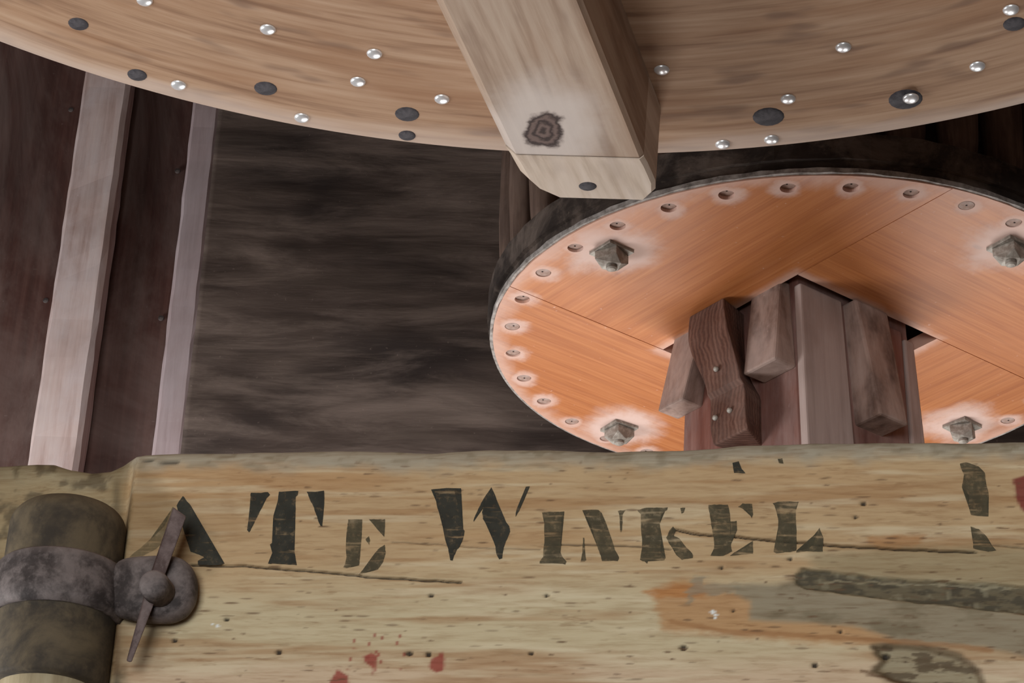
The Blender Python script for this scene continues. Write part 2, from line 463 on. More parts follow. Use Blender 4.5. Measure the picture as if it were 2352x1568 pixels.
def orange_mat():
    t = NT('varnished orange plate board')
    co = t.n('TexCoord').outputs['Object']
    obr = t.n('ObjectInfo').outputs['Random']
    co2 = t.vmath('ADD', co, t.n('CombineXYZ', {0: t.math('MULTIPLY', obr, 7.0), 1: t.math('MULTIPLY', obr, 3.0), 2: 0.0}).outputs[0])
    g = t.noise(t.scaled(co2, (7, 210, 210)), 1.0, 5.0, 0.6, 0.2)
    wv = t.n('TexWave', {'Vector': t.scaled(co2, (0.10, 1, 1)), 'Scale': 7.0, 'Distortion': 16.0, 'Detail': 3.0, 'Detail Scale': 0.7, 'Detail Roughness': 0.55}, bands_direction='Y').outputs['Fac']
    c = t.ramp(g, [(0.25, srgb(172, 100, 54)), (0.5, srgb(190, 118, 68)), (0.8, srgb(204, 136, 86))])
    c = t.mix(t.math('MULTIPLY', t.smooth(wv, 0.70, 1.0), 0.22), c, srgb(146, 76, 42))
    bl = t.noise(co2, 5.0, 3.0, 0.6)
    c = t.mix(t.math('MULTIPLY', t.smooth(bl, 0.45, 0.75), 0.45), c, srgb(212, 140, 94))
    # small dark knots
    vo = t.n('TexVoronoi', {'Vector': t.scaled(co2, (0.7, 1.4, 1)), 'Scale': 9.0}).outputs['Distance']
    c = t.mix(t.smooth(vo, 0.03, 0.075, 0.75, 0.0), c, srgb(120, 66, 44))
    # flour dust: around the pegs, along the rim, and around the corner bolts
    pos = t.vmath('SUBTRACT', t.n('NewGeometry').outputs['Position'], tuple(PC))
    s = t.n('SeparateXYZ', {0: pos})
    r = t.math('SQRT', t.math('ADD', t.math('MULTIPLY', s.outputs[0], s.outputs[0]), t.math('MULTIPLY', s.outputs[1], s.outputs[1])))
    a = t.math('ARCTAN2', s.outputs[1], s.outputs[0])
    a = t.math('ADD', a, t.math('MULTIPLY', t.math('LESS_THAN', a, 1.12), 2 * math.pi))
    k = t.math('DIVIDE', t.math('SUBTRACT', a, PH), DPH)
    res = t.math('MULTIPLY', t.math('SUBTRACT', k, t.math('ROUND', k)), DPH * RP)
    dr = t.math('SUBTRACT', r, RP)
    d = t.math('SQRT', t.math('ADD', t.math('MULTIPLY', dr, dr), t.math('MULTIPLY', res, res)))
    nz = t.noise(pos, 14.0, 5.0, 0.65, 0.3)
    dn = t.math('ADD', d, t.math('MULTIPLY', t.math('SUBTRACT', nz, 0.5), 0.05))
    mask = t.smooth(dn, 0.009, 0.030, 0.7, 0.0)
    rim = t.smooth(t.math('ADD', r, t.math('MULTIPLY', t.math('SUBTRACT', nz, 0.5), 0.06)), 0.415, 0.452, 0.0, 0.5)
    mask = t.math('MAXIMUM', mask, rim)
    for i in range(4):
        ba = 3.85010 + i * math.pi / 2
        bd = t.n('VectorMath', {0: pos, 1: (0.378 * math.cos(ba), 0.378 * math.sin(ba), 0.0)}, operation='DISTANCE').outputs['Value']
        bn = t.math('ADD', bd, t.math('MULTIPLY', t.math('SUBTRACT', nz, 0.5), 0.09))
        mask = t.math('MAXIMUM', mask, t.smooth(bn, 0.030, 0.085, 0.85, 0.0))
    mask = t.math('MAXIMUM', mask, t.math('MULTIPLY', t.smooth(t.noise(pos, 110.0, 2.0, 0.5), 0.70, 0.8), 0.5))
    # pale bare edge around the square hole
    ca = t.n('VectorMath', {0: pos, 1: tuple(E1)}, operation='DOT_PRODUCT').outputs['Value']
    cb = t.n('VectorMath', {0: pos, 1: tuple(E2)}, operation='DOT_PRODUCT').outputs['Value']
    mx = t.math('MAXIMUM', t.math('ABSOLUTE', ca), t.math('ABSOLUTE', cb))
    mxn = t.math('ADD', mx, t.math('MULTIPLY', t.math('SUBTRACT', nz, 0.5), 0.03))
    mask = t.math('MAXIMUM', mask, t.smooth(mxn, 0.140, 0.162, 0.5, 0.0))
    c = t.mix(mask, c, srgb(226, 200, 190))
    ro = t.math('ADD', 0.42, t.math('MULTIPLY', mask, 0.45))
    return t.finish(c, ro, 0.0, g, 0.15, 0.001, spec=0.4)
M['orange'] = orange_mat()

def clip(poly, ax, lim, keep_less):
    out = []
    for i in range(len(poly)):
        p, q = poly[i], poly[(i + 1) % len(poly)]
        fp = (p[ax] - lim) * (1 if keep_less else -1)
        fq = (q[ax] - lim) * (1 if keep_less else -1)
        if fp <= 0: out.append(p)
        if fp * fq < 0:
            tt = fp / (fp - fq)
            out.append((p[0] + tt * (q[0] - p[0]), p[1] + tt * (q[1] - p[1])))
    return out
def loc_ab(a, b, z=0.0):
    return PC + E1 * a + E2 * b + ZZ * z

peg_k = list(range(-6, 26))
peg_pos = {k: PC + np.array([RP * math.cos(PH + DPH * k), RP * math.sin(PH + DPH * k), 0]) for k in peg_k}
PLATE_T = 0.022
PEG_R = 0.0110
g_ = 0.0010
circ = [((PR - .002) * math.cos(2 * math.pi * i / 160), (PR - .002) * math.sin(2 * math.pi * i / 160)) for i in range(160)]
defs = [([(0, -HS - g_, True), (1, -HS + g_, False)], E2, [.0, .0]),
        ([(1, HS + g_, False), (0, -HS + g_, False)], E1, [0, 0]),
        ([(0, HS + g_, False), (1, HS - g_, True)], E2, [0, 0]),
        ([(1, -HS - g_, True), (0, HS - g_, True)], E1, [0, 0])]
plate_boards = []
for bi, (cl, gdir, _) in enumerate(defs):
    poly = circ
    for ax, lim, less in cl:
        poly = clip(poly, ax, lim, less)
    ang = math.atan2(gdir[1], gdir[0])
    Rm = Matrix.Rotation(-ang, 3, 'Z')
    dz = [0, 0.0006, 0.0012, 0.0004][bi]
    bot = [Rm @ Vector(tuple(E1 * a + E2 * b + ZZ * dz)) for a, b in poly]
    top = [Rm @ Vector(tuple(E1 * a + E2 * b + ZZ * PLATE_T)) for a, b in poly]
    v, f = prism(bot, top)
    bm = bm_of(v, f)
    me = bpy.data.meshes.new('plate_board'); bm.to_mesh(me); bm.free()
    o = link('plate_board', me, M['orange'], pinion)
    o.rotation_euler = (0, 0, ang)
    plate_boards.append(o)
# bore the peg sockets into the boards
cut_bm = bmesh.new()
for k in peg_k:
    mt = Matrix.Translation(Vector(tuple(peg_pos[k] + ZZ * 0.0)))
    bmesh.ops.create_cone(cut_bm, cap_ends=True, segments=24, radius1=PEG_R, radius2=PEG_R, depth=0.030, matrix=mt)
cme = bpy.data.meshes.new('cut'); cut_bm.to_mesh(cme); cut_bm.free()
cut = bpy.data.objects.new('cut', cme); COL.objects.link(cut)
bpy.context.view_layer.update()
for o in plate_boards:
    md = o.modifiers.new('b', 'BOOLEAN'); md.operation = 'DIFFERENCE'; md.object = cut; md.solver = 'EXACT'
    dg = bpy.context.evaluated_depsgraph_get()
    nm = bpy.data.meshes.new_from_object(o.evaluated_get(dg))
    o.modifiers.clear()
    o.data = nm
bpy.data.objects.remove(cut)

# pegs: end faces recessed by the depth seen in the photograph
rec = {-2: .004, -1: .004, 0: .003, 1: .005, 2: .004, 3: .006, 4: .0015, 5: .010, 6: .0025, 7: .008, 8: .008, 9: .009, 10: .011, 11: .011, 12: .011, 13: .007, 14: .001, 15: .004}
pv, pf = lathe([(.0005, 0.0), (PEG_R - .0012, 0.0), (PEG_R - .0004, .001), (PEG_R - .0004, .014)], 24)
pme = bpy.data.meshes.new('peg'); pme.from_pydata(pv, [], pf); pme.materials.append(M['peg_end'])
dv, df = lathe([(.0003, -.0004), (.0014, -.0003), (.0014, .001)], 8)
dme = bpy.data.meshes.new('peg_centre'); dme.from_pydata(dv, [], df); dme.materials.append(M['dot'])
for k in peg_k:
    p = peg_pos[k] - PC
    o = link('peg', pme, None, pinion, (p[0], p[1], rec.get(k, .004) * .5))
    dd = link('centre_hole', dme, None, o, (random.uniform(-.002, .002), random.uniform(-.002, .002), 0))

# pale worn lip round the plate edge, then the dark flange above
def ring(r0, r1, z0, z1, seg=160, wob=0.0, seed=0):
    r = np.random.default_rng(seed)
    v, f = [], []
    for i in range(seg):
        a = 2 * math.pi * i / seg
        w = (r.random(4) - .5) * wob
        for (rr, z), ww in zip(((r0, z0), (r1, z0), (r1, z1), (r0, z1)), w):
            v.append(PC + np.array([(rr + ww) * math.cos(a), (rr + ww) * math.sin(a), z + ww]))
    for i in range(seg):
        j = (i + 1) % seg
        for k in range(4):
            f.append((i * 4 + k, i * 4 + (k + 1) % 4, j * 4 + (k + 1) % 4, j * 4 + k))
    return v, f
t = NT('pale dusty rim')
co = t.n('TexCoord').outputs['Object']
M['rim'] = t.finish(t.ramp(t.noise(co, 60.0, 5.0, 0.7), [(0.3, srgb(96, 88, 82)), (0.55, srgb(170, 162, 156)), (0.75, srgb(200, 194, 190))]), 0.9)
o = mk('rim_lip', *ring(PR - .0015, PR + .0025, .002, .009, wob=.0012, seed=3), M['rim'], pinion); o['label'] = 'pale dust-caked edge of the plate'
o = mk('rim_groove', *ring(PR - .0015, PR - .0005, .009, .022), M['flange'], pinion)
o = mk('flange', *ring(0.30, PR + .006, PLATE_T, .062, wob=.0016, seed=5), M['flange'], pinion)
o['label'] = 'near-black oak flange above the orange plate'
o = mk('upper_flange', *ring(0.15, PR + .006, .40, .46), M['flange'], pinion)
sv, sf = lathe([(.021, .06), (.0265, .10), (.030, .18), (.031, .24), (.029, .32), (.023, .405)], 14)
stave_meshes = []
for q in range(4):
    r = np.random.default_rng(q)
    vv = [(x + (r.random() - .5) * .003, y + (r.random() - .5) * .003, z) for x, y, z in sv]
    sme = bpy.data.meshes.new('stave'); sme.from_pydata(vv, [], sf); sme.materials.append(M['stave'])
    sme.polygons.foreach_set('use_smooth', [True] * len(sme.polygons))
    stave_meshes.append(sme)
for k in peg_k:
    p = (peg_pos[k] - PC) * ((RP - .006) / RP)
    o = link('stave', stave_meshes[k % 4], None, pinion, (p[0], p[1], 0))
    o.rotation_euler = (0, 0, k * 1.3)

# square washers with faceted nuts
for bi in range(4):
    ba = 3.85010 + bi * math.pi / 2
    c = PC + np.array([0.3784 * math.cos(ba), 0.3784 * math.sin(ba), 0])
    yaw = HP + [.80, .74, .86, .70][bi]
    def sq(h, z, yw, tw=0.0):
        return [c + np.array([h * math.cos(yw + math.pi / 4 + i * math.pi / 2 + tw), h * math.sin(yw + math.pi / 4 + i * math.pi / 2 + tw), z]) for i in range(4)]
    w = from_bm('washer', bm_of(*prism(sq(.031, -.004, yaw), sq(.031, .001, yaw)), bevel=.0006, seg=1), M['nut'], pinion, origin=c)
    w['label'] = 'square iron washer with faceted nut'
    # nut: square block whose lower corners are cut to facets
    ny = yaw + [.35, .2, .5, .1][bi]
    lo, mid, up = sq(.015, -.024, ny, math.pi / 4), sq(.024, -.016, ny), sq(.024, -.004, ny)
    v = [tuple(p) for p in lo + mid + up]
    f = [(0, 1, 2, 3)]
    for i in range(4):
        j = (i + 1) % 4
        f += [(i, 4 + i, 4 + j)] if False else []
        f += [(4 + i, 4 + j, 8 + j, 8 + i)]
        f += [(i, 4 + i, 4 + j), (i, 4 + j, j)]
    f += [(8, 9, 10, 11)]
    from_bm('nut', bm_of(v, f, bevel=.0007, seg=1), M['nut'], w, origin=c)
    sv_, sf_ = lathe([(.0006, -.030), (.005, -.0297), (.0078, -.028), (.0078, -.022)], 18, tuple(c))
    mk('stud', sv_, sf_, M['nut'], w, smooth=False, origin=c)

# ------------------------------------------------------------------ upright shaft of the pinion with its wedges
shaft = tag(empty('upright_shaft', (PC[0], PC[1], 0.0)), 'square dusty red-brown shaft rising into the orange plate', 'shaft')
FA, FB = -0.1246, 0.1205           # left-near face (E1 = FA), right-near face (E2 = FB), at plate height
def on_face_a(px, py, off=0.0):    # left-near face -> (b, z)
    p = at_plane(px, py, loc_ab(FA - off, 0), E1) - PC
    return float(p @ E2), float(p[2])
def on_face_b(px, py, off=0.0):    # right-near face -> (a, z)
    p = at_plane(px, py, loc_ab(0, FB + off), E2) - PC
    return float(p @ E1), float(p[2])
aR1, zR1 = on_face_b(2120, 1013)
bL1, zL1 = on_face_a(1566, 1033)
aR0, bL0 = 0.104, -0.108
zlow = -1.2
taR = aR0 + (aR1 - aR0) * 1.0
def sect(z):
    k = min(max(z / zR1, -0.3), 1.6)
    s = 0.010 * k
    return (FA - s * .3, aR0 + (aR1 - aR0) * k, bL0 + (bL1 - bL0) * min(k, 1.0), FB + s * .3)
zs = [1.6, .46, 0.0, -.1, -.2, -.3, -.5, -.9, -PC[2] + .001]
v, f = [], []
for z in zs:
    a0, a1, b0, b1 = sect(z)
    cz = .006
    for a, b in ((a0 + cz, b0), (a1 - cz, b0), (a1, b0 + cz), (a1, b1 - cz), (a1 - cz, b1), (a0 + cz, b1), (a0, b1 - cz), (a0, b0 + cz)):
        v.append(loc_ab(a, b, z))
for i in range(len(zs) - 1):
    for k in range(8):
        f.append((i * 8 + k, i * 8 + (k + 1) % 8, (i + 1) * 8 + (k + 1) % 8, (i + 1) * 8 + k))
f += [tuple(range(8)), tuple(range((len(zs) - 1) * 8, len(zs) * 8))]
o = mk('core', v, f, M['shaft_red'], shaft); o['label'] = 'reddish square timber core'

def face_block(face, lohi, zt, zb, off_t, off_b, mat, name, label=None, bev=.003, inset=-.002, sway=None, nseg=1):
    """A board or wedge on a shaft face. lohi: (s0,s1) at top and bottom along the face; off = outward thickness."""
    (t0, t1), (b0, b1) = lohi
    loops = []
    for i in range(nseg + 1):
        k = i / nseg
        z = zt + (zb - zt) * k
        s0 = t0 + (b0 - t0) * k; s1 = t1 + (b1 - t1) * k
        off = off_t + (off_b - off_t) * k
        if sway: s0 += sway(k)[0]; s1 += sway(k)[1]; off += sway(k)[2]
        a0, a1_, b0_, b1_ = sect(z)
        if face == 'b':
            q = [(s0, b1_ + inset), (s1, b1_ + inset), (s1, b1_ + off), (s0, b1_ + off)]
        else:
            q = [(a0 - inset, s0), (a0 - inset, s1), (a0 - off, s1), (a0 - off, s0)]
        loops.append([loc_ab(a, b, z) for a, b in q])
    v, f = [], []
    for lp in loops: v += lp
    for i in range(nseg):
        for k in range(4):
            f.append((i * 4 + k, i * 4 + (k + 1) % 4, (i + 1) * 4 + (k + 1) % 4, (i + 1) * 4 + k))
    f += [(0, 1, 2, 3), tuple(range(nseg * 4, nseg * 4 + 4))]
    bm = bm_of(v, f, bevel=bev, seg=2, angle=0.6)
    o = from_bm(name, bm, mat, shaft)
    if label: o['label'] = label
    return o
ZT = -.002
# facing boards on the right-near face
a_c0 = on_face_b(1840, 1013)[0]; a_c1 = on_face_b(1921, 720)[0]; a_c1b = on_face_b(1962, 1013)[0]
face_block('b', ((FA - .002, a_c1), (a_c0 - .004, a_c1b)), ZT, -.6, .012, .012, M['shaft_grey'], 'facing_board', 'grey dusty facing board at the near corner of the shaft')
a_e0 = on_face_b(2066, 780)[0]; a_e1 = on_face_b(2090, 1013)[0]
face_block('b', ((a_c1 + .002, a_e0), (a_c1b + .002, a_e1 - .012)), ZT, -.6, .006, .006, M['shaft_red'], 'facing_board')
face_block('b', ((a_e0 + .002, aR0), (a_e1 - .009, aR1)), ZT - .012, -.4, .008, .010, M['shaft_grey'], 'facing_board')
# wedge on the right-near face
wb0, wbz = on_face_b(1955, 981, .0); wb1 = wb0 + .056
wt0 = on_face_b(1930, 720)[0]
face_block('b', ((wt0, wt0 + .066), (wb0, wb1)), ZT, wbz, .030, .052, M['wedge'], 'wedge', 'long pale wedge driven in on the right of the shaft', bev=.004)
# wedges on the left-near face
b3, z3 = on_face_a(1757, 883); b3r = b3 + .064
face_block('a', ((b3 - .004, b3r - .008), (b3, b3r)), ZT + .01, z3, .018, .040, M['wedge'], 'wedge', 'short block-ended wedge beside the near corner', bev=.004)
b1_, z1_ = on_face_a(1562, 962)
face_block('a', ((bL0 + .001, bL0 + .062), (b1_ - .004, b1_ + .05)), ZT + .012, z1_, .022, .038, M['wedge'], 'wedge', 'outermost wedge at the left edge of the shaft', bev=.003)
# long carved block: from under the plate, waisted like an S, on the left-near face
def edge_fn(poly, off):
    pts = [(1480 + x / 3.459, 600 + y / 3.459) for x, y in poly]
    bs, zz = [], []
    for (x0, y0), (x1, y1) in zip(pts[:-1], pts[1:]):
        for q in np.linspace(0, 1, 12):
            b, z = on_face_a(x0 + (x1 - x0) * q, y0 + (y1 - y0) * q, off)
            bs.append(b); zz.append(z)
    o_ = np.argsort(zz)
    zz, bs = np.array(zz)[o_], np.array(bs)[o_]
    return lambda z: float(np.interp(z, zz, bs))
OFB = .055
eL = edge_fn([(355, 400), (357, 560), (362, 650), (382, 745), (430, 880), (470, 1000), (486, 1100), (510, 1330), (542, 1462)], OFB)
eM = edge_fn([(620, 262), (645, 380), (690, 600), (715, 760), (742, 900), (768, 1040), (792, 1200), (822, 1340)], OFB)
eR = edge_fn([(790, 340), (792, 560), (800, 800), (850, 960), (935, 1100), (937, 1390)], .0)
zbk = on_face_a(1480 + 542 / 3.459, 600 + 1462 / 3.459, OFB)[1]
v, f = [], []
nk = 26
for i in range(nk + 1):
    k = i / nk
    z = ZT + (zbk - ZT) * k
    step = .005 * (1 if k > .63 else 0)
    off = OFB + .004 * math.sin(k * 8) - step
    sl = .018 * k if k > .9 else 0
    q = [(FA + .002, eL(z) + .006), (FA + .002, eR(z)), (FA - off, eM(z)), (FA - off, eL(z))]
    v += [loc_ab(a, b, z) for a, b in q]
for i in range(nk):
    for k in range(4):
        f.append((i * 4 + k, i * 4 + (k + 1) % 4, (i + 1) * 4 + (k + 1) % 4, (i + 1) * 4 + k))
f += [(0, 1, 2, 3), tuple(range(nk * 4, nk * 4 + 4))]
o = from_bm('carved_block', bm_of(v, f, bevel=.0025, seg=2, angle=0.7), M['wedge_dark'], shaft)
o['label'] = 'dark carved wooden block curving down the shaft'
# nail heads in the carved block
for px, py, off in ((1647, 848, .055), (1645, 960, .051), (1678, 943, .051)):
    b, z = on_face_a(px, py, off)
    cpos = loc_ab(FA - off - .002, b, z)
    bm = bmesh.new()
    bmesh.ops.create_uvsphere(bm, u_segments=10, v_segments=6, radius=.0042)
    bmesh.ops.translate(bm, verts=bm.verts, vec=Vector(tuple(cpos)))
    from_bm('nail', bm, M['nut'], shaft, origin=cpos, smooth=True)

# ------------------------------------------------------------------ great wheel with its arm
ZW = 1.42 + CAM[2]
WC = np.array([0.0483, 0.9864, ZW])
WR = 1.1256
wheel = tag(empty('great_wheel', tuple(WC)), 'large pale wooden wheel overhead with bright nail heads', 'wheel')
def wheel_mat(name, polar=True, extra=None, cols=None, stain=1.0):
    t = NT(name)
    if polar:
        pos = t.vmath('SUBTRACT', t.n('NewGeometry').outputs['Position'], tuple(WC))
        s = t.n('SeparateXYZ', {0: pos})
        r = t.math('SQRT', t.math('ADD', t.math('MULTIPLY', s.outputs[0], s.outputs[0]), t.math('MULTIPLY', s.outputs[1], s.outputs[1])))
        a = t.math('ARCTAN2', s.outputs[1], s.outputs[0])
        co = t.n('CombineXYZ', {0: t.math('MULTIPLY', a, 1.0), 1: r, 2: s.outputs[2]}).outputs[0]
    else:
        co = t.n('TexCoord').outputs['Object']
    g = t.noise(t.scaled(co, (4.5, 75, 40)), 1.0, 6.0, 0.6, 0.2)
    g2 = t.noise(t.scaled(co, (3.2, 14, 14)), 1.0, 3.0, 0.6)
    cs = cols or [srgb(132, 98, 74), srgb(170, 136, 108), srgb(188, 158, 132)]
    c = t.ramp(g, [(0.28, cs[0]), (0.5, cs[1]), (0.75, cs[2])])
    c = t.mix(t.math('MULTIPLY', t.smooth(g2, 0.45, 0.7), 0.55 * stain), c, srgb(150, 108, 76))
    g3 = t.noise(t.scaled(co, (9, 30, 30)), 1.0, 2.0, 0.5)
    c = t.mix(t.math('MULTIPLY', t.smooth(g3, 0.56, 0.72), 0.6 * stain), c, srgb(112, 84, 68))
    if polar:
        e = t.math('ADD', r, t.math('MULTIPLY', t.math('SUBTRACT', g2, 0.5), 0.10))
        c = t.mix(t.smooth(e, WR - .05, WR - .005, 0.0, 0.55), c, srgb(206, 188, 176))
    if extra: c = extra(t, c)
    return t.finish(c, 0.75, 0.0, g, 0.25, 0.001, spec=0.25)
M['wheel'] = wheel_mat('pale wheel wood')
def wheel_sector(r0, r1, a0, a1, z0, z1, n):
    v, f = [], []
    for i in range(n + 1):
        a = a0 + (a1 - a0) * i / n
        for rr, z in ((r0, z0), (r1 - .004, z0), (r1, z0 + .004), (r1, z1), (r0, z1)):
            v.append(WC + np.array([rr * math.cos(a), rr * math.sin(a), z]))
    for i in range(n):
        for k in range(5):
            f.append((i * 5 + k, i * 5 + (k + 1) % 5, (i + 1) * 5 + (k + 1) % 5, (i + 1) * 5 + k))
    f += [tuple(range(5)), tuple(range(n * 5, n * 5 + 5))]
    return v, f
# felloe boards: the lower layer of the rim, joints at the right of the picture as in the photo
ja = [math.pi / 2 - .01]
NS = 6
for k in range(NS):
    a0 = ja[0] + k * 2 * math.pi / NS + .0006
    mk('felloe', *wheel_sector(.42, WR, a0, a0 + 2 * math.pi / NS - .0012, 0, .07, 60), M['wheel'], wheel)
mk('upper_rim', *wheel_sector(.60, WR + .02, 0, 2 * math.pi - .0001, .071, .17, 160), M['wheel'], wheel)
# clasp arm below the rim
AD = 0.11
za = ZW - AD
dirA = np.array([.2775, .9607, 0]); sideA = np.array([.9607, -.2775, 0])
pr = at_z(1335, 0, za); pr2 = at_z(1490, 390, za); pl = at_z(990, 0, za); pl2 = at_z(1203, 440, za)
pe = at_z(1300, 456, za); pc_ = at_z(1300, 357, za)
def line_x(p, q, y): return p[0] + (q[0] - p[0]) * (y - p[1]) / (q[1] - p[1])
ylist = [-.02, .3, .6, .9, 1.2, 1.5, 1.8, pc_[1]]
n_end = 6
loops = []
for y in ylist + list(np.linspace(pc_[1], pe[1] + .010, n_end)[1:]):
    xl, xr = line_x(pl, pl2, y), line_x(pr, pr2, y)
    k = max(0.0, (y - pc_[1]) / (pe[1] - pc_[1]))
    zb = za + .007 * k
    if k > .6:
        w_ = (k - .6) / .55
        rr = .035 * (1 - math.sqrt(max(0, 1 - min(w_, 1) ** 2)))
        xl += rr; xr -= rr * .8
    c_ = .012
    loops.append([(xl + c_, y, zb), (xr - c_ * .4, y, zb), (xr, y, zb + c_ * .4), (xr + .006, y, ZW - .0005), (xl - .006, y, ZW - .0005), (xl, y, zb + c_)])
def arm_mesh(lps):
    v = [p for l in lps for p in l]
    f = []
    for i in range(len(lps) - 1):
        for k in range(6):
            f.append((i * 6 + k, i * 6 + (k + 1) % 6, (i + 1) * 6 + (k + 1) % 6, (i + 1) * 6 + k))
    f += [tuple(range(6)), tuple(range((len(lps) - 1) * 6, len(lps) * 6))]
    return v, f
na = len(ylist)
body_loops = loops[:na]
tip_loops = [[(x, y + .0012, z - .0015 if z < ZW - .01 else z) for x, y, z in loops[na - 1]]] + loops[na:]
knot_p = at_z(1250, 300, za)
def knot(t, c):
    pos = t.n('NewGeometry').outputs['Position']
    nz = t.noise(pos, 30.0, 4.0, 0.6)
    d = t.n('VectorMath', {0: t.scaled(t.vmath('SUBTRACT', pos, tuple(knot_p)), (1.0, .65, .2))}, operation='LENGTH').outputs['Value']
    d = t.math('ADD', d, t.math('MULTIPLY', t.math('SUBTRACT', nz, 0.5), 0.034))
    c = t.mix(t.smooth(d, .03, .085, 0.75, 0.0), c, srgb(222, 210, 202))
    rings = t.math('SINE', t.math('MULTIPLY', d, 620.0))
    kc = t.mix(t.math('MULTIPLY', t.math('ADD', rings, 1.0), .4), srgb(62, 46, 42), srgb(128, 106, 98))
    return t.mix(t.smooth(d, .017, .025, 1.0, 0.0), c, kc)
M['arm'] = wheel_mat('pale arm wood', False, knot, [srgb(150, 124, 104), srgb(180, 156, 136), srgb(198, 178, 160)], 0.6)
# grain of the arm along its length: object rotated so local x runs along the arm
angA = math.atan2(dirA[1], dirA[0])
Rm = Matrix.Rotation(-angA, 3, 'Z')
mid = Vector(tuple(WC))
M['arm_tip'] = wheel_mat('arm tip with painted light', False, None, [srgb(186, 164, 144), srgb(214, 196, 178), srgb(228, 212, 198)], 0.3)  # brighter light on the arm's outer end, painted as a paler wood colour
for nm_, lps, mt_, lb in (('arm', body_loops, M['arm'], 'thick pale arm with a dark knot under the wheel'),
                          ('arm_tip', tip_loops, M['arm_tip'], 'rounded tip of the arm beyond the rim, its brighter light painted in')):
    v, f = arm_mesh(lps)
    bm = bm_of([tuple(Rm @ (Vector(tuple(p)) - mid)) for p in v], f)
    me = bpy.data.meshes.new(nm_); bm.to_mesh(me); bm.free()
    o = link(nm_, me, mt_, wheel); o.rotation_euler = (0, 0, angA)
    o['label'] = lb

def cap(name, px, py, z, r, h, mat, parent, ringed=False):
    p = at_z(px, py, z)
    n = 6
    prof = [(max(.0003, r * math.sin(i / n * math.pi / 2)), -h * math.cos(i / n * math.pi / 2)) for i in range(n + 1)]
    prof.append((r, .001))
    v, f = lathe(prof, 16, tuple(p))
    return mk(name, v, f, mat, parent, smooth=True, origin=p)
for px, py in ((615, 67), (860, 123), (822, 187), (1015, 227), (693, 270), (410, 195), (1520, 160), (1937, 108), (2245, 152), (1810, 227), (1660, 331), (1772, 320), (2322, 22), (332, 1)):
    cap('nail_glint_head', px, py, ZW, .0088, .0042, M['nail'], wheel)
for px, py, r in ((610, 203, .013), (935, 262, .014), (935, 311, .010), (1765, 268, .018), (2080, 228, .019), (315, 172, .011), (180, 55, .011), (2330, 55, .012)):
    b = cap('bolt_head', px, py, ZW, r, .0025, M['bolt_dark'], wheel)
cap('nail_glint_head', 2092, 226, ZW - .0055, .009, .004, M['nail'], wheel)  # white dome on the bolt head stands in for its highlight
cap('bolt_head', 1350, 424, za + .007, .011, .004, M['bolt_dark'], wheel)
# the post the wheel turns with, above
v, f = lathe([(.16, -.25), (.17, -.22), (.17, 1.67)], 8, tuple(WC))
mk('post', v, f, M['wheel'], wheel)
for s in (-1, 1):
    v, f = box8(WC[0] - .44, WC[0] + .44, WC[1] + s * .30 - .05, WC[1] + s * .30 + .05, ZW + .0005, ZW + .0705)
    mk('spoke', v, f, M['wheel'], wheel)

# ------------------------------------------------------------------ lettered beam
BY = 1.90
def beam_z(k, px, py):
    n = np.array([-k, -1.0, 0]); n /= np.linalg.norm(n)
    return at_plane(px, py, (0, BY, 0), n)[2]
lo_, hi_ = -.3, .3
for _ in range(40):
    kk = (lo_ + hi_) / 2
    if beam_z(kk, 450, 1040) - beam_z(kk, 2352, 1017) > 0: hi_ = kk
    else: lo_ = kk
BN = np.array([-kk, -1.0, 0]); BN /= np.linalg.norm(BN)
BU = np.array([-BN[1], BN[0], 0.0])
BO = np.array([0, BY, 0.0])
def on_beam(px, py, off=0.0):
    p = at_plane(px, py, BO + BN * off, BN) - BO
    return float(p @ BU), float(p[2])
def beam_pt(u, z, d=0.0):
    return BO + BU * u + ZZ * z + BN * d

top_px = np.array([(-400, 1072), (0, 1070), (65, 1066), (110, 1068), (150, 1080), (200, 1087), (245, 1082), (275, 1068), (300, 1050), (325, 1045), (420, 1041), (600, 1038), (760, 1035), (1000, 1041), (1130, 1032), (1260, 1032), (1390, 1037), (1560, 1034), (1640, 1030), (1700, 1023), (1900, 1016), (2120, 1017), (2352, 1014), (2700, 1012)], float)
us = np.concatenate([[-2.2, -1.6, -1.1, -.8], np.arange(-.64, .66, .0024), [.8, 1.1, 1.6, 2.2]])
zb_ = 2.16
rowsz = np.concatenate([[0.0, .03, .06], np.linspace(.07, 1.0, 340)])      # relative height on the front face
def recess(u):
    px, _ = project(beam_pt(u, 2.45))
    return -.05 * (1 - sstep(248, 300, px)) - .012 * (1 - sstep(-50, 240, px))
vb, pxs = [], []
cols_n = len(rowsz) + 12
RADT = .020
dfront = np.zeros((len(us), cols_n)); Z = np.zeros_like(dfront)
P3 = np.zeros((len(us), cols_n, 3))
for i, u in enumerate(us):
    D = recess(u)
    px, _ = project(beam_pt(u, 2.52, D))
    ty = np.interp(px, top_px[:, 0], top_px[:, 1])
    zt_ = at_plane(px, ty, BO + BN * (D - .010), BN)[2] + .002
    zr = zt_ - RADT
    zz = list(zb_ + (zr - zb_) * rowsz)
    dd = [0.0] * len(rowsz)
    for a in np.linspace(0, math.pi / 2, 9)[1:]:
        zz.append(zr + RADT * math.sin(a)); dd.append(-RADT * (1 - math.cos(a)))
    zz += [zt_, zt_, zb_, zb_]; dd += [-.12, -.26 - D, -.26 - D, -.02]
    dd = np.array(dd) + D
    Z[i] = zz; dfront[i] = dd
UU = np.repeat(us[:, None], cols_n, 1)
nf = len(rowsz) + 8
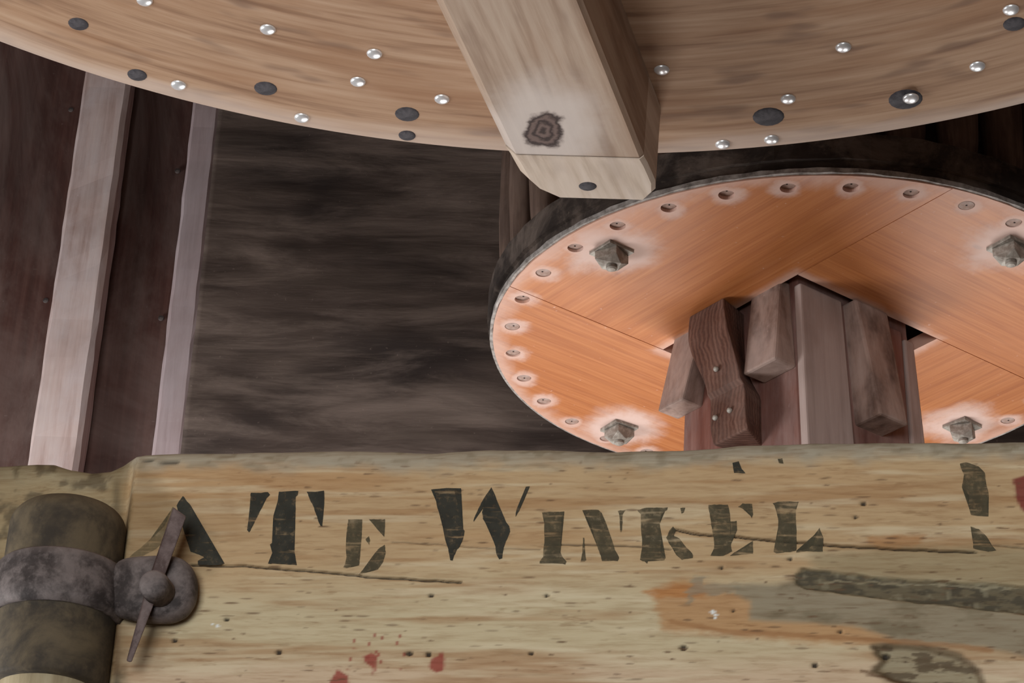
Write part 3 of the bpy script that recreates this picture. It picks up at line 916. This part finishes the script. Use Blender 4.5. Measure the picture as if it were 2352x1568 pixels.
# relief
rel = (fbm(UU * 9, Z * 40, 5, 4) - .5) * .0012 + (fbm(UU * 30 + 5, Z * 220, 9, 2) - .5) * .0006
rel += np.where(np.arange(cols_n)[None] >= len(rowsz), (fbm(UU * 22, Z * 22 + 7, 15, 3) - .5) * .005, 0)
rel[:, nf:] = 0
for i in range(len(us)):
    for j in range(cols_n):
        pass
P3 = BO + BU * UU[..., None] + ZZ * Z[..., None] + BN * (dfront + rel)[..., None]
PX, PY = project(P3.reshape(-1, 3)); PX = PX.reshape(UU.shape); PY = PY.reshape(UU.shape)

def seg_dist(X, Y, pts, closed=False):
    d = np.full(X.shape, 1e9)
    pts = [np.array(p, float) for p in pts]
    n = len(pts)
    for i in range(n if closed else n - 1):
        a, b = pts[i], pts[(i + 1) % n]
        ab = b - a; L = ab @ ab + 1e-9
        t_ = np.clip(((X - a[0]) * ab[0] + (Y - a[1]) * ab[1]) / L, 0, 1)
        d = np.minimum(d, np.hypot(X - a[0] - t_ * ab[0], Y - a[1] - t_ * ab[1]))
    return d
def poly_sd(X, Y, pts):
    ins = np.zeros(X.shape, bool)
    n = len(pts)
    for i in range(n):
        (x1, y1), (x2, y2) = pts[i], pts[(i + 1) % n]
        c = ((y1 > Y) != (y2 > Y)) & (X < (x2 - x1) * (Y - y1) / ((y2 - y1) + 1e-9) + x1)
        ins ^= c
    d = seg_dist(X, Y, pts, True)
    return np.where(ins, -d, d)
def z6(pts): return [(1552 + x / 2.76, 1000 + y / 2.76) for x, y in pts]
def z5(pts): return [(780 + x / 2.76, 1000 + y / 2.76) for x, y in pts]
def z4(pts): return [(x / 2.76, 1000 + y / 2.76) for x, y in pts]

JX = PX + (fbm(PX / 30, PY / 9, 21, 3) - .5) * 34
JY = PY + (fbm(PX / 26, PY / 8, 22, 3) - .5) * 16
col = np.zeros(UU.shape + (3,))
def lay(c, m):
    global col
    m = np.clip(m, 0, 1)[..., None]
    col = col * (1 - m) + np.array(srgb(*c)) * m
col[:] = np.array(srgb(186, 158, 119))
big = fbm(UU * 2.6 + 2, Z * 9, 41, 4)
lay((196, 182, 148), sstep(1270, 1400, JY + (big - .5) * 90) * .85)
lay((202, 174, 146), sstep(1470, 1560, JY + (big - .5) * 60) * .7)
st = fbm(UU * 5, Z * 70, 43, 4)
lay((160, 120, 78), sstep(.50, .70, st) * .6)
lay((180, 144, 102), sstep(.5, .68, fbm(UU * 1.7 + 4, Z * 16, 45, 3)) * sstep(1420, 1200, PY) * .7)
st2 = fbm(UU * 7 + 9, Z * 120, 47, 3)
lay((214, 200, 168), sstep(.55, .75, st2) * .45)
# dusty grey along the rounded top
gm = 1 - sstep(16, 56, PY - np.interp(PX, top_px[:, 0], top_px[:, 1]) + (fbm(PX / 60, PY / 30, 55, 3) - .5) * 34)
lay((160, 153, 135), gm * .9)
lay((128, 116, 92), gm * sstep(.52, .7, fbm(PX / 40, PY / 10, 57, 3)) * .6)
# brown strokes in the upper band
lay((150, 112, 70), (1 - sstep(0, 30, poly_sd(JX, JY, [(300, 1150), (520, 1140), (540, 1220), (300, 1230)]))) * .3)
# left recess: olive tan, grimy
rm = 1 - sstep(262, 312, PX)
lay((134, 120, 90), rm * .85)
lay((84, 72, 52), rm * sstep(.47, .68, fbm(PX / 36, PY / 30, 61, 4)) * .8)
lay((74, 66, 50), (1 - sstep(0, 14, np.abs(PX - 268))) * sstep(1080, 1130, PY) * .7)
lay((110, 92, 60), (1 - sstep(0, 46, poly_sd(JX, JY, [(280, 1060), (470, 1240), (470, 1300), (280, 1310)]))) * .45)
lay((120, 82, 44), (1 - sstep(0, 40, poly_sd(JX, JY, [(250, 1440), (370, 1445), (360, 1520), (250, 1530)]))) * .4)
# orange bared wood, putty and bark-like hollow on the right
lay((176, 128, 78), (1 - sstep(0, 26, poly_sd(JX, JY, z6([(-100, 1000), (60, 940), (300, 1000), (480, 1040), (480, 1160), (900, 1180), (1400, 1290), (900, 1290), (400, 1240), (-60, 1200)])))) * .75)
lay((178, 120, 66), (1 - sstep(0, 14, poly_sd(JX, JY, z5([(1940, 990), (2100, 965), (2300, 960), (2300, 1010), (2060, 1005)])))) * .8)
lay((168, 118, 68), (1 - sstep(0, 16, poly_sd(JX, JY, z6([(1240, 670), (1400, 640), (1560, 660), (1500, 700), (1330, 700)])))) * .7)
lay((150, 136, 104), (1 - sstep(0, 40, poly_sd(JX, JY, z6([(900, 790), (1500, 760), (2260, 760), (2260, 950), (1200, 880)])))) * .75)
putty = z6([(375, 955), (480, 945), (640, 950), (770, 925), (800, 960), (1000, 1000), (1300, 1040), (1700, 1080), (2300, 1150), (2300, 1410), (1960, 1330), (1450, 1300), (1130, 1200), (900, 1180), (480, 1165), (480, 1045), (380, 1000)])
pm = 1 - sstep(-6, 12, poly_sd(PX + (JX - PX) * .3, PY + (JY - PY) * .3, putty))
lay((146, 134, 110), pm)
lay((120, 108, 84), pm * sstep(.5, .75, fbm(PX / 70, PY / 30, 71, 4)) * .8)
lay((140, 132, 112), (1 - sstep(0, 10, poly_sd(JX, JY, z6([(70, 1060), (110, 900), (170, 910), (170, 960), (380, 950), (330, 990), (80, 1000)])))) * .7)
bark = z6([(760, 880), (800, 840), (900, 850), (1060, 870), (1300, 900), (1600, 920), (2300, 960), (2300, 1140), (1800, 1080), (1400, 1040), (1150, 1010), (1000, 985), (830, 970), (770, 940)])
bsd = poly_sd(PX + (JX - PX) * .25, PY + (JY - PY) * .35, bark)
bmk = 1 - sstep(-4, 5, bsd)
lay((104, 94, 72), bmk)
lay((70, 64, 50), bmk * sstep(.45, .62, fbm(PX / 30, PY / 12, 75, 4)) * .8)
lay((136, 128, 104), bmk * sstep(.58, .75, fbm(PX / 22, PY / 22, 77, 3)) * .6)
lay((156, 146, 118), (1 - sstep(0, 5, seg_dist(PX, JY, z6([(940, 915), (1300, 925), (1650, 935), (2300, 965)])))) * .7)
oval = z6([(1250, 1340), (1400, 1325), (1600, 1345), (1800, 1400), (1920, 1500), (1950, 1600), (1700, 1620), (1400, 1560), (1250, 1490), (1310, 1430)])
osd = poly_sd(PX + (JX - PX) * .3, PY + (JY - PY) * .3, oval)
lay((158, 146, 118), (1 - sstep(-6, 9, osd)))
lay((98, 80, 56), (1 - sstep(2, 15, np.abs(osd))) * .8)
lay((84, 68, 48), (1 - sstep(-2, 8, osd)) * sstep(.46, .62, fbm(PX / 40, PY / 12, 81, 4)) * .8)
lay((92, 62, 36), (1 - sstep(0, 8, seg_dist(PX, JY, z6([(1180, 1490), (1350, 1540), (1500, 1600)])))) * .7)
lay((150, 104, 62), (1 - sstep(2, 9, seg_dist(PX, PY + (JY - PY) * .4, z6([(-30, 1180), (300, 1240), (700, 1262), (1200, 1290), (1700, 1325), (2000, 1360)])))) * .6)
# red paint spots
for pg in (z5([(570, 1450), (590, 1410), (630, 1395), (640, 1365), (660, 1385), (668, 1450), (650, 1495), (610, 1502), (575, 1475)]),
           z5([(150, 1400), (200, 1375), (245, 1395), (235, 1440), (215, 1530), (205, 1470), (180, 1450), (160, 1430)]),
           z4([(2060, 1600), (2090, 1560), (2140, 1480), (2170, 1500), (2200, 1520), (2215, 1600)]),
           z6([(2140, 275), (2230, 250), (2300, 260), (2300, 520), (2190, 470), (2155, 390)])):
    s_ = poly_sd(PX + (JX - PX) * .2, PY + (JY - PY) * .2, pg)
    lay((150, 66, 54) if pg[0][0] < 2000 else (120, 44, 40), (1 - sstep(-3, 3, s_)) * .9)
r_ = np.random.default_rng(3)
for _ in range(16):
    x, y = r_.uniform(800, 960), r_.uniform(1450, 1540)
    lay((150, 66, 54), (1 - sstep(2, 4.5, np.hypot((PX - x) * 1.2, (PY - y) * .7))) * .8)
# worm holes and dark flecks
holes = [(400, 1470, 5), (640, 1497, 6), (1690, 1072, 0), (990, 1367, 4), (1255, 1367, 4), (1220, 1500, 4), (1872, 1527, 6), (1570, 1487, 7), (1930, 1450, 4), (2035, 1505, 8), (1685, 1402, 3), (1657, 1303, 4), (520, 1422, 4), (940, 1500, 6), (984, 1502, 6), (1965, 1187, 4), (1984, 1156, 5), (1815, 1283, 4)]
pit = np.zeros_like(PX)
for x, y, r in holes:
    if r:
        m_ = 1 - sstep(r * .6, r + 1.5, np.hypot((PX - x) * .75, PY - y))
        lay((38, 30, 24), m_ * .95); pit += m_ * .003
fl_r = np.random.default_rng(12)
for _ in range(420):
    x, y, L = fl_r.uniform(300, 2352), fl_r.uniform(1060, 1568), fl_r.uniform(3, 20)
    sub = (slice(max(0, int((np.searchsorted(PX[:, 100], x - 40)))), int(np.searchsorted(PX[:, 100], x + 40)) + 1), slice(0, nf))
    m_ = np.zeros_like(PX)
    m_[sub] = (1 - sstep(.5, 1.2, np.hypot((PX[sub] - x) / L, (PY[sub] - y) / fl_r.uniform(1.6, 3.0)))) * fl_r.uniform(.25, .8)
    c0 = col[sub]; mm = m_[sub][..., None]
    col[sub] = c0 * (1 - mm) + np.array(srgb(104, 78, 54)) * mm
# white splash
for x, y, r in ((1637, 1405, 8), (1645, 1412, 5), (500, 1437, 6), (490, 1433, 4), (1642, 1419, 4)):
    lay((228, 232, 228), (1 - sstep(r * .5, r, np.hypot(PX - x, (PY - y) * 1.2))))
# cracks: real grooves
for pts, wd, dep, st_ in (([(440, 1296), (500, 1299), (560, 1299), (640, 1305), (720, 1311), (850, 1324), (960, 1331), (1060, 1337)], 2.6, .005, .95),
                     ([(1548, 1216), (1600, 1225), (1690, 1232), (1780, 1240), (1900, 1250), (1980, 1256), (2100, 1262), (2240, 1267)], 3.0, .006, .95),
                     ([(900, 1245), (1000, 1250), (1110, 1258), (1240, 1262)], 1.6, .001, .4),
                     ([(1270, 1250), (1350, 1251), (1460, 1254), (1540, 1262)], 1.8, .002, .7),
                     ([(2260, 1250), (2352, 1258), (2500, 1266)], 1.8, .002, .5),
                     ([(330, 1056), (420, 1064), (480, 1062)], 2.4, .003, .7)):
    dist_ = seg_dist(PX, PY + (fbm(PX / 25, PX * 0, 91, 2) - .5) * 3, pts)
    endf = 1.0
    m_ = 1 - sstep(wd * .4, wd * 1.35, dist_)
    lay((34, 26, 20), m_ * st_); pit += m_ * dep
# hollow of the bark groove and of the oval wane
pit += bmk * .004 + (1 - sstep(-8, 4, osd)) * .003
pit[:, nf:] = 0
P3 = P3 - BN * pit[..., None]
vcol = col.reshape(-1, 3)
nv = cols_n
faces = []
for i in range(len(us) - 1):
    for j in range(nv):
        j2 = (j + 1) % nv
        faces.append((i * nv + j, (i + 1) * nv + j, (i + 1) * nv + j2, i * nv + j2))
faces += [tuple(range(nv))[::-1], tuple((len(us) - 1) * nv + j for j in range(nv))]
me = bpy.data.meshes.new('lettered_timber')
borg = beam_pt(0, zb_, -.13)
me.from_pydata((P3.reshape(-1, 3) - borg).tolist(), [], faces)
me.update()
at = me.color_attributes.new('tint', 'FLOAT_COLOR', 'POINT')
at.data.foreach_set('color', np.c_[vcol, np.ones(len(vcol))].astype(np.float32).ravel())
t = NT('old lettered beam wood')
vc = t.n('VertexColor', layer_name='tint').outputs[0]
co = t.n('TexCoord').outputs['Object']
g = t.noise(t.scaled(co, (9, 260, 260)), 1.0, 5.0, 0.6, 0.15)
g2 = t.noise(t.scaled(co, (26, 160, 160)), 1.0, 3.0, 0.6)
c = t.mix(t.smooth(g, 0.25, 0.62, 0.55, 0.0), vc, (0.62, 0.50, 0.40), 'MULTIPLY')
c = t.mix(t.smooth(g2, 0.60, 0.74, 0.0, 0.45), c, (0.50, 0.38, 0.28), 'MULTIPLY')
mat_beam = t.finish(c, 0.72, 0.0, g, 0.4, 0.001, spec=0.3)
beam = link('lettered_timber', me, mat_beam, None, tuple(borg))
me.polygons.foreach_set('use_smooth', [True] * len(me.polygons))
tag(beam, 'old pale timber beam stencilled with black letters across the foreground', 'beam', kind='thing')
bpy.context.view_layer.update()

# stencilled letters: worn paint on the front face
def paint(name, alpha, colr, wear):
    t = NT(name)
    co = t.n('TexCoord').outputs['Object']
    n1 = t.noise(t.scaled(co, (22, 22, 240)), 1.0, 4.0, 0.6)
    n2 = t.noise(co, 55.0, 4.0, 0.65)
    n3 = t.noise(co, 190.0, 3.0, 0.6)
    a = t.math('MULTIPLY', t.smooth(n1, wear, wear + .16, 1.0, 0.35), t.smooth(n2, .52, .74, 1.0, .50))
    a = t.math('MULTIPLY', a, t.smooth(n3, .50, .72, 1.0, .62))
    a = t.math('MULTIPLY', a, alpha)
    c = t.mix(t.smooth(n2, .35, .7), colr, tuple(x * 1.7 for x in colr))
    return t.finish(c, .8, alpha=a)
PT = {'s': paint('black stencil paint', .96, srgb(44, 43, 36), .56), 'm': paint('worn black stencil paint', .80, srgb(66, 61, 45), .52),
      'f': paint('faint stencil paint', .40, srgb(70, 66, 46), .50)}
letters = [
 ('A', 's', z4, [[(1160, 383), (1210, 445), (1250, 540), (1300, 610), (1345, 720), (1385, 785), (1422, 812), (1400, 822), (1258, 822), (1255, 795), (1300, 772), (1210, 735), (1165, 600), (1120, 445)]]),
 ('A', 'f', z4, [[(1120, 470), (1095, 450), (1040, 580), (930, 680), (820, 770), (860, 790), (990, 720), (1060, 650)]]),
 ('T', 's', z4, [[(1590, 362), (1640, 366), (1700, 358), (1712, 376), (1690, 398), (1640, 500), (1580, 614), (1568, 602), (1585, 480), (1588, 420)],
                 [(1768, 358), (1890, 352), (1889, 376), (1877, 388), (1870, 520), (1868, 600), (1860, 690), (1875, 790), (1882, 822), (1790, 816), (1700, 812), (1712, 790), (1725, 745), (1712, 690), (1740, 670), (1752, 535), (1732, 526), (1734, 512), (1752, 500), (1760, 420)],
                 [(1945, 358), (2000, 360), (2055, 352), (2058, 400), (2048, 500), (2042, 575), (2030, 572), (1990, 460)]]),
 ('E', 'm', z5, [[(55, 535), (145, 533), (142, 600), (135, 700), (125, 822), (80, 828), (45, 842), (22, 838), (45, 800), (40, 720), (45, 620)],
                 [(188, 533), (288, 533), (287, 590), (285, 645), (240, 595)], [(165, 660), (185, 640), (193, 665), (188, 698)],
                 [(285, 695), (294, 740), (275, 800), (240, 850), (180, 860), (120, 885), (160, 840), (210, 770), (245, 720)]]),
 ('W', 's', z5, [[(580, 345), (690, 335), (770, 338), (730, 350), (740, 400), (765, 500), (775, 580), (791, 605), (785, 650), (765, 695), (745, 725), (725, 765), (716, 795), (702, 790), (690, 720), (670, 660), (645, 530), (620, 460), (610, 390), (600, 350)],
                 [(962, 330), (985, 380), (1000, 430), (1040, 510), (1055, 550), (1075, 575), (1081, 610), (1055, 670), (1040, 710), (1030, 780), (1010, 785), (995, 750), (985, 690), (965, 640), (945, 590), (910, 530), (902, 488), (915, 440), (940, 380)],
                 [(958, 338), (930, 400), (908, 462), (852, 546), (848, 540), (862, 506), (905, 415)],
                 [(1180, 325), (1207, 326), (1185, 370), (1150, 450), (1117, 517), (1115, 490), (1140, 430), (1170, 370)]]),
 ('I', 'm', z5, [[(1282, 488), (1425, 484), (1425, 495), (1405, 520), (1405, 600), (1400, 740), (1420, 790), (1440, 800), (1430, 818), (1350, 810), (1270, 812), (1270, 800), (1290, 770), (1300, 650), (1295, 530)]]),
 ('N', 'm', z5, [[(1538, 475), (1640, 472), (1660, 490), (1690, 560), (1720, 650), (1750, 740), (1773, 775), (1765, 795), (1665, 797), (1640, 720), (1600, 590), (1565, 510)],
                 [(1762, 478), (1812, 475), (1795, 500), (1789, 612), (1780, 612), (1775, 510)],
                 [(1543, 650), (1551, 650), (1554, 740), (1563, 790), (1555, 802), (1525, 802), (1530, 785), (1541, 740)]]),
 ('K', 'm', z5, [[(1888, 475), (1940, 460), (2080, 458), (2075, 475), (2040, 500), (2030, 560), (2040, 640), (2035, 740), (2066, 775), (2060, 790), (1955, 795), (1950, 812), (1935, 800), (1905, 790), (1920, 700), (1912, 600), (1910, 500)],
                 [(2072, 650), (2090, 605), (2115, 578), (2131, 598), (2120, 640), (2155, 655), (2180, 690), (2242, 757), (2238, 777), (2170, 787), (2135, 757), (2125, 730), (2090, 690)],
                 [(2160, 462), (2192, 458), (2180, 490), (2166, 498)]]),
 ('E', 'm', z6, [[(205, 440), (330, 440), (345, 500), (342, 548), (386, 543), (388, 600), (362, 640), (350, 700), (357, 735), (300, 765), (220, 762), (240, 735), (245, 660), (230, 600), (215, 500)],
                 [(395, 455), (425, 432), (485, 435), (490, 500), (480, 525), (455, 480)], [(490, 670), (490, 750), (400, 758), (345, 762), (370, 742), (440, 715)]]),
 ('L', 'm', z6, [[(615, 432), (650, 420), (780, 422), (760, 460), (765, 640), (765, 730), (740, 736), (635, 748), (620, 738), (645, 640), (650, 540), (635, 460)],
                 [(910, 585), (935, 650), (931, 737), (830, 735), (765, 742), (765, 732), (840, 718), (870, 690)]]),
 ('!', 'm', z6, [[(1800, 180), (1840, 170), (1920, 195), (1960, 240), (1965, 300), (1985, 380), (1970, 440), (1980, 515), (1870, 505), (1855, 440), (1860, 380), (1815, 330), (1825, 250)],
                 [(1870, 580), (1920, 595), (1970, 640), (2000, 700), (2030, 728), (1980, 737), (1885, 717), (1880, 640)]]),
 ('s', 's', z6, [[(360, 175), (400, 165), (420, 215), (442, 240), (370, 237)]]),
 ('s', 'm', z6, [[(645, 150), (675, 145), (682, 178), (655, 175)]]),
]
relf = lambda u, z: float((fbm(np.array([u * 9]), np.array([z * 40]), 5, 4)[0] - .5) * .0012)
for ch, key, zf, polys in letters:
    v, f = [], []
    for pg in polys:
        # refine and roughen the outline a little, like bled stencil paint
        pts = zf(pg)
        fine = []
        for i in range(len(pts)):
            a, b = np.array(pts[i]), np.array(pts[(i + 1) % len(pts)])
            n = max(1, int(np.hypot(*(b - a)) / 5))
            for q in range(n):
                p = a + (b - a) * q / n
                fine.append(p + (rng.random(2) - .5) * 1.3)
        base = len(v)
        for p in fine:
            u, z = on_beam(*p)
            v.append(beam_pt(u, z, relf(u, z) + .0009))
        f.append(tuple(range(base, base + len(fine))))
    bm = bmesh.new()
    bv = [bm.verts.new(tuple(p)) for p in v]
    for q in f: bm.faces.new([bv[i] for i in q])
    bmesh.ops.triangulate(bm, faces=bm.faces, ngon_method='EAR_CLIP')
    for fc in bm.faces:
        fc.normal_update()
        if fc.normal.dot(Vector(tuple(BN))) < 0: fc.normal_flip()
    bmesh.ops.translate(bm, verts=bm.verts, vec=-Vector(tuple(borg)))
    me = bpy.data.meshes.new('stencil_letter'); bm.to_mesh(me); bm.free()
    o = link('paint_mark' if ch == 's' else 'stencil_letter', me, PT[key], beam)
    if ch != 's': o['label'] = 'black stencilled ' + ('exclamation mark' if ch == '!' else 'letter ' + ch)

# ------------------------------------------------------------------ iron clamp at the left end of the beam
cu, cz = on_beam(140, 1280, .015)
cc = beam_pt(cu, 0, .004)
clamp = tag(empty('iron_clamp', (cc[0], cc[1], 2.10)), 'dusty iron collar clamp with wedge key round a stubby post', 'clamp')
zb_band_top = at_plane(140, 1247, cc + BN * .064, BN)[2]
zb_band_bot = at_plane(140, 1372, cc + BN * .064, BN)[2]
z_dome = at_plane(140, 1140, cc + BN * .030, BN)[2]
z_slv = at_plane(70, 1536, cc + BN * .056, BN)[2]
def smooth_prof(pts, n=4):
    return pts
R_ = .0575
prof = [(R_ * .97, z_slv), (R_ * 1.0, z_slv + .004), (R_, zb_band_bot), (R_ * .985, zb_band_top)]
for a in np.linspace(0.1, 1, 9):
    th_ = a * math.pi / 2
    prof.append((R_ * .985 - .024 * (1 - math.cos(th_)) - (.030 * (max(0, a - .9) * 10)), z_dome - .024 + .024 * math.sin(th_)))
prof.append((.0006, z_dome + .001))
v, f = lathe(prof, 48, (cc[0], cc[1], 0))
o = mk('sleeve', v, f, M['old_sleeve'], clamp, smooth=True); o['label'] = 'grimy olive-brown rounded sleeve'
v, f = lathe([(.044, 2.10), (.046, z_slv - .01), (.046, z_slv + .02)], 40, (cc[0], cc[1], 0))
o = mk('post', v, f, M['post_end'], clamp, smooth=True)
Rb = .0635
hb = zb_band_top - zb_band_bot
prof = [(R_ - .002, zb_band_bot + .001), (Rb - .002, zb_band_bot), (Rb + .002, zb_band_bot + hb * .12), (Rb + .0035, zb_band_bot + hb * .3), (Rb + .001, zb_band_bot + hb * .55), (Rb - .001, zb_band_bot + hb * .8), (Rb - .002, zb_band_top - .003), (Rb - .005, zb_band_top), (R_ - .002, zb_band_top - .001)]
v, f = lathe(prof, 64, (cc[0], cc[1], 0))
band = mk('band', v, f, M['iron'], clamp, smooth=True); band['label'] = 'dust-covered iron band'
# lug on the right of the band
lug_px = [(262, 1308), (300, 1292), (345, 1290), (385, 1288), (420, 1292), (442, 1312), (452, 1345), (448, 1385), (428, 1415), (395, 1430), (340, 1428), (290, 1420), (258, 1405)]
lo = [beam_pt(*on_beam(x, y, .012), .003) for x, y in lug_px]
mdl = [beam_pt(*on_beam(x, y, .012), .020) for x, y in lug_px]
cen = np.mean(mdl, axis=0)
lo = [cen + (p - cen) * 1.09 for p in lo]; mdl = [cen + (p - cen) * 1.09 for p in mdl]
topl = [cen + (p - cen) * .62 + BN * .014 for p in mdl]
mid2 = [cen + (p - cen) * .90 + BN * .009 for p in mdl]
v = [tuple(p) for p in lo + mdl + mid2 + topl]
n = len(lug_px)
f = []
for r in range(3):
    for i in range(n):
        f.append((r * n + i, r * n + (i + 1) % n, (r + 1) * n + (i + 1) % n, (r + 1) * n + i))
f += [tuple(range(n)), tuple(range(3 * n, 4 * n))]
lug = mk('lug', v, f, M['iron'], clamp, smooth=True); md = lug.modifiers.new('round', 'SUBSURF'); md.levels = 2; md.render_levels = 2
lug['label'] = 'rounded iron lug beside the band'
# pin with slot, and the tapered key through it
p0 = beam_pt(*on_beam(372, 1362, .030), .018)
def tube(p, axis, prof, seg=24):
    ax = Vector(tuple(axis)).normalized()
    q = ax.to_track_quat('Z', 'Y').to_matrix()
    v, f = lathe(prof, seg)
    return [Vector(tuple(p)) + q @ Vector(x) for x in v], f
pin_r = .0142
v, f = tube(p0, BN + np.array([-.05, 0, -.05]), [(pin_r, 0), (pin_r, .036), (pin_r * .93, .041), (pin_r * .72, .044), (.0006, .045)])
pin = mk('pin', v, f, M['iron'], clamp, smooth=True)
def key_pt(px, py, off): return beam_pt(*on_beam(px, py, off), off)
kd0, kd1 = .046, .036
quadT = [key_pt(398, 1164, kd0), key_pt(428, 1186, kd0), key_pt(428, 1186, kd0 - .010), key_pt(398, 1164, kd0 - .010)]
quadM = [key_pt(341, 1330, .042), key_pt(374, 1334, .042), key_pt(374, 1334, .032), key_pt(341, 1330, .032)]
quadB = [key_pt(290, 1518, kd1), key_pt(302, 1521, kd1), key_pt(302, 1521, kd1 - .007), key_pt(290, 1518, kd1 - .007)]
v = [tuple(p) for p in quadT + quadM + quadB]
f = [(0, 1, 2, 3), (8, 9, 10, 11)]
for r in range(2):
    for i in range(4):
        f.append((r * 4 + i, r * 4 + (i + 1) % 4, (r + 1) * 4 + (i + 1) % 4, (r + 1) * 4 + i))
o = from_bm('key', bm_of(v, f, bevel=.0015, seg=2, angle=.6), M['iron_key'], clamp); o['label'] = 'tapered iron wedge key through the pin'
bpy.context.view_layer.update()
